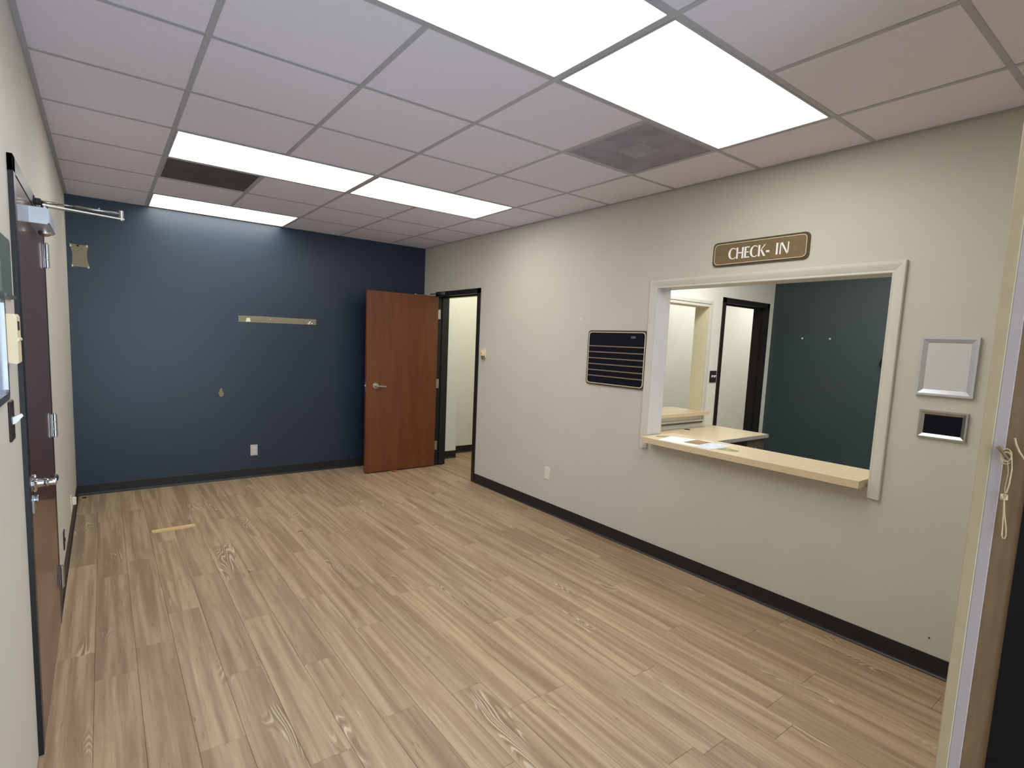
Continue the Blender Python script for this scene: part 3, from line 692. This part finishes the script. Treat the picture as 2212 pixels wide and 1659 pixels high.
# ================================================================== FLOOR THINGS
st = empty('wood_strip', (.045, 2.31, 0), 'short raw wooden moulding strip lying on the plank floor', 'wood strip')
dx, dy = Vector((.288, .012)).normalized(); q = math.atan2(dy, dx)
o = MB().prism([(-.030, 0), (.022, 0), (.022, .012), (.010, .014), (.002, .006), (-.030, .004)], 'x', -.145, .145).build('moulding', 'raw_wood', st)
o.location = (0, 0, .0003); o.rotation_euler = (0, 0, q)
tag(MB().prism([(3.185, 0), (3.257, 0), (3.257, .011), (3.185, .030)], 'x', 2.315, 2.352).build('door_wedge', 'wedge_wood'), 'small wooden block wedged under the open cherry door', 'door wedge')
tag(MB().box(-.55, -.52, 3.56, 3.59, 0, .006, .002).build('debris_chip', 'hole_black'), 'tiny dark chip on the floor in the far left corner', 'debris')

# ================================================================== PAPERS ON THE COUNTER
def sheet(name, pts, z, m, label, cat, curl=0.):
    cx = sum(p[0] for p in pts)/len(pts); cy = sum(p[1] for p in pts)/len(pts)
    o = MB().prism(pts, 'z', z, z+.0006).build(name, m)
    return tag(o, label, cat)
sheet('paper_sheet', [(2.838, -.062), (3.050, -.020), (3.150, -.300), (2.862, -.372)], CZ, 'paper', 'white paper sheet with a brown picture at the left end of the counter', 'paper')
sheet('paper_sheet', [(2.858, -.352), (3.130, -.290), (3.105, -.470), (2.828, -.466)], CZ+.0008, 'print_blue', 'white paper sheet with pale blue print overlapping on the counter', 'paper')
sheet('picture_print', [(2.915, -.215), (3.095, -.205), (3.105, -.318), (2.932, -.328)], CZ+.0016, 'photo_brown', 'brown picture lying on the white paper sheet', 'print')
sheet('brochure', [(2.900, .014), (2.985, .056), (3.050, -.002), (2.955, -.030)], CZ, 'photo_green', 'small olive brochure at the left end of the counter', 'brochure')
sheet('brochure', [(2.905, -.474), (3.020, -.474), (3.005, -.582), (2.955, -.598), (2.915, -.548)], CZ, 'photo_green', 'small green and tan brochure right of the white paper sheets', 'brochure')
bk = tag(MB().box(3.165, 3.20, W0+.014, W0+.075, CZ, CZ+.012, .002).build('metal_bracket', 'silver_paint'), 'small grey metal bracket at the right end of the counter', 'bracket')

# ================================================================== OFFICE BEHIND THE WINDOW
dk = empty('desk', (4.2, .5, 0), 'pale laminate desk with grey edge inside the office', 'desk')
MB().box(3.20, 4.925, .200, YN-.004, .7275, .760, .001).build('desktop', 'laminate', dk)
MB().ring(rect(3.197, 4.929, .196, YN-.0035), rect(3.20, 4.925, .200, YN-.004), 'z', .7265, .7605).build('edge_band', 'laminate_edge', dk)
MB().lathe((4.36, .735, .7602), (0, 0, 1), [(0, .030), (.002, .030), (.003, .026)]).build('grommet', 'hole_black', dk)
MB().box(3.22, 3.25, .22, YN-.01, 0, .727).build('side_panel', 'cabinet_grey', dk)
MB().box(3.25, 4.56, YN-.05, YN-.03, .25, .727).build('modesty_panel', 'cabinet_grey', dk)
pd = empty('drawer_pedestal', (4.77, .5, 0), 'dark taupe drawer pedestal under the right end of the office desk', 'drawer unit')
MB().box(4.58, 4.915, .245, YN-.03, .02, .724, .002).build('body', 'cabinet_grey', pd)
for z0, z1 in ((.535, .715), (.345, .525), (.045, .335)):
    dr = MB().box(4.586, 4.909, .226, .245, z0, z1, .002).build('drawer', 'cabinet_grey', pd)
    zz = z1-.075
    MB().tube([(4.70, .227, zz), (4.70, .205, zz), (4.715, .198, zz), (4.775, .198, zz), (4.79, .205, zz), (4.79, .227, zz)], .005).build('handle', 'chrome', dr)
s2 = empty('light_switch', (4.845, YN, 1.285), 'black double switch plate between the office window and the black doorway', 'switch')
MB().box(4.775, 4.895, YN-.007, YN, 1.225, 1.350, .002).build('plate', 'dark_plate', s2)
for x in (4.812, 4.858): MB().prism([(YN-.007, 1.278), (YN-.022, 1.292), (YN-.022, 1.300), (YN-.007, 1.302)], 'x', x-.008, x+.008).build('toggle', 'sign_white', s2)
for y, lb_ in ((.444, 'left white wall anchor on the teal office wall'), (.156, 'right white wall anchor on the teal office wall')):
    tag(MB().lathe((XT, y, 1.74), (-1, 0, 0), [(0, .010), (.004, .009), (.005, .004)], 10).build('wall_anchor', 'plaster_white'), lb_, 'anchor')
tag(MB().lathe((XT, -.39, 1.504), (-1, 0, 0), [(0, .055), (.02, .055), (.026, .045)], 24).build('wall_disc', 'hole_black'), 'small round black knob on the teal office wall', 'knob')

# ================================================================== BLIND CORD ON THE FRONT WINDOW JAMB
cx = FX1-.006
bc = empty('blind_cord', (cx, -2.15, 1.12), 'tan blind cord with knots and end loop on the front window jamb', 'cord')
pts = []
for i in range(40):
    t = i/39*math.pi*2*3.2; pts.append((cx-.002*math.sin(t*.5)-.004, -2.140+.010*math.cos(t), 1.330+.014*math.sin(t)+.006*math.cos(t*.31)))
MB().tube(pts, .0014, 6).build('winding', 'cord_fibre', bc)
MB().tube([(cx-.004, -2.150, 1.330), (cx-.004, -2.1535, 1.300), (cx-.004, -2.1525, 1.262), (cx-.004, -2.1495, 1.240)], .0016, 6).tube([(cx-.004, -2.144, 1.318), (cx-.004, -2.148, 1.290), (cx-.004, -2.1455, 1.250), (cx-.004, -2.1475, 1.238)], .0009, 6).build('strand', 'cord_fibre', bc)
kn = []
for i in range(36):
    t = i/35*math.pi*2*3; kn.append((cx-.004+.003*math.sin(t*.7), -2.1465+.0055*math.cos(t), 1.228+.0065*math.sin(t*1.33)))
MB().tube(kn, .0022, 6).build('knot', 'cord_fibre', bc)
MB().tube([(cx-.004, -2.1475, 1.222), (cx-.004, -2.1520, 1.185), (cx-.004, -2.1585, 1.150), (cx-.004, -2.1600, 1.132), (cx-.004, -2.1580, 1.124), (cx-.004, -2.1550, 1.124), (cx-.004, -2.1525, 1.132), (cx-.004, -2.1515, 1.155), (cx-.004, -2.1500, 1.185), (cx-.004, -2.1475, 1.220)], .0015, 6).build('loop', 'cord_fibre', bc)
tag(MB().cyl((FX1, -2.132, 1.340), (cx-.006, -2.130, 1.342), .004, n=10).cyl((cx-.006, -2.122, 1.352), (cx-.006, -2.146, 1.322), .004, .003, n=10).build('cord_cleat', 'bronze_sign'), 'small brown cleat holding the blind cord', 'cleat')
tag(MB().tube([(cx, -2.1500, 1.378), (cx-.001, -2.1545, 1.362), (cx-.001, -2.1620, 1.345), (cx-.001, -2.1720, 1.330), (cx, -2.1820, 1.322)], .0022, 6).build('cord_end', 'cord_fibre'), 'loose curved cord end at the right edge of the photo', 'cord')
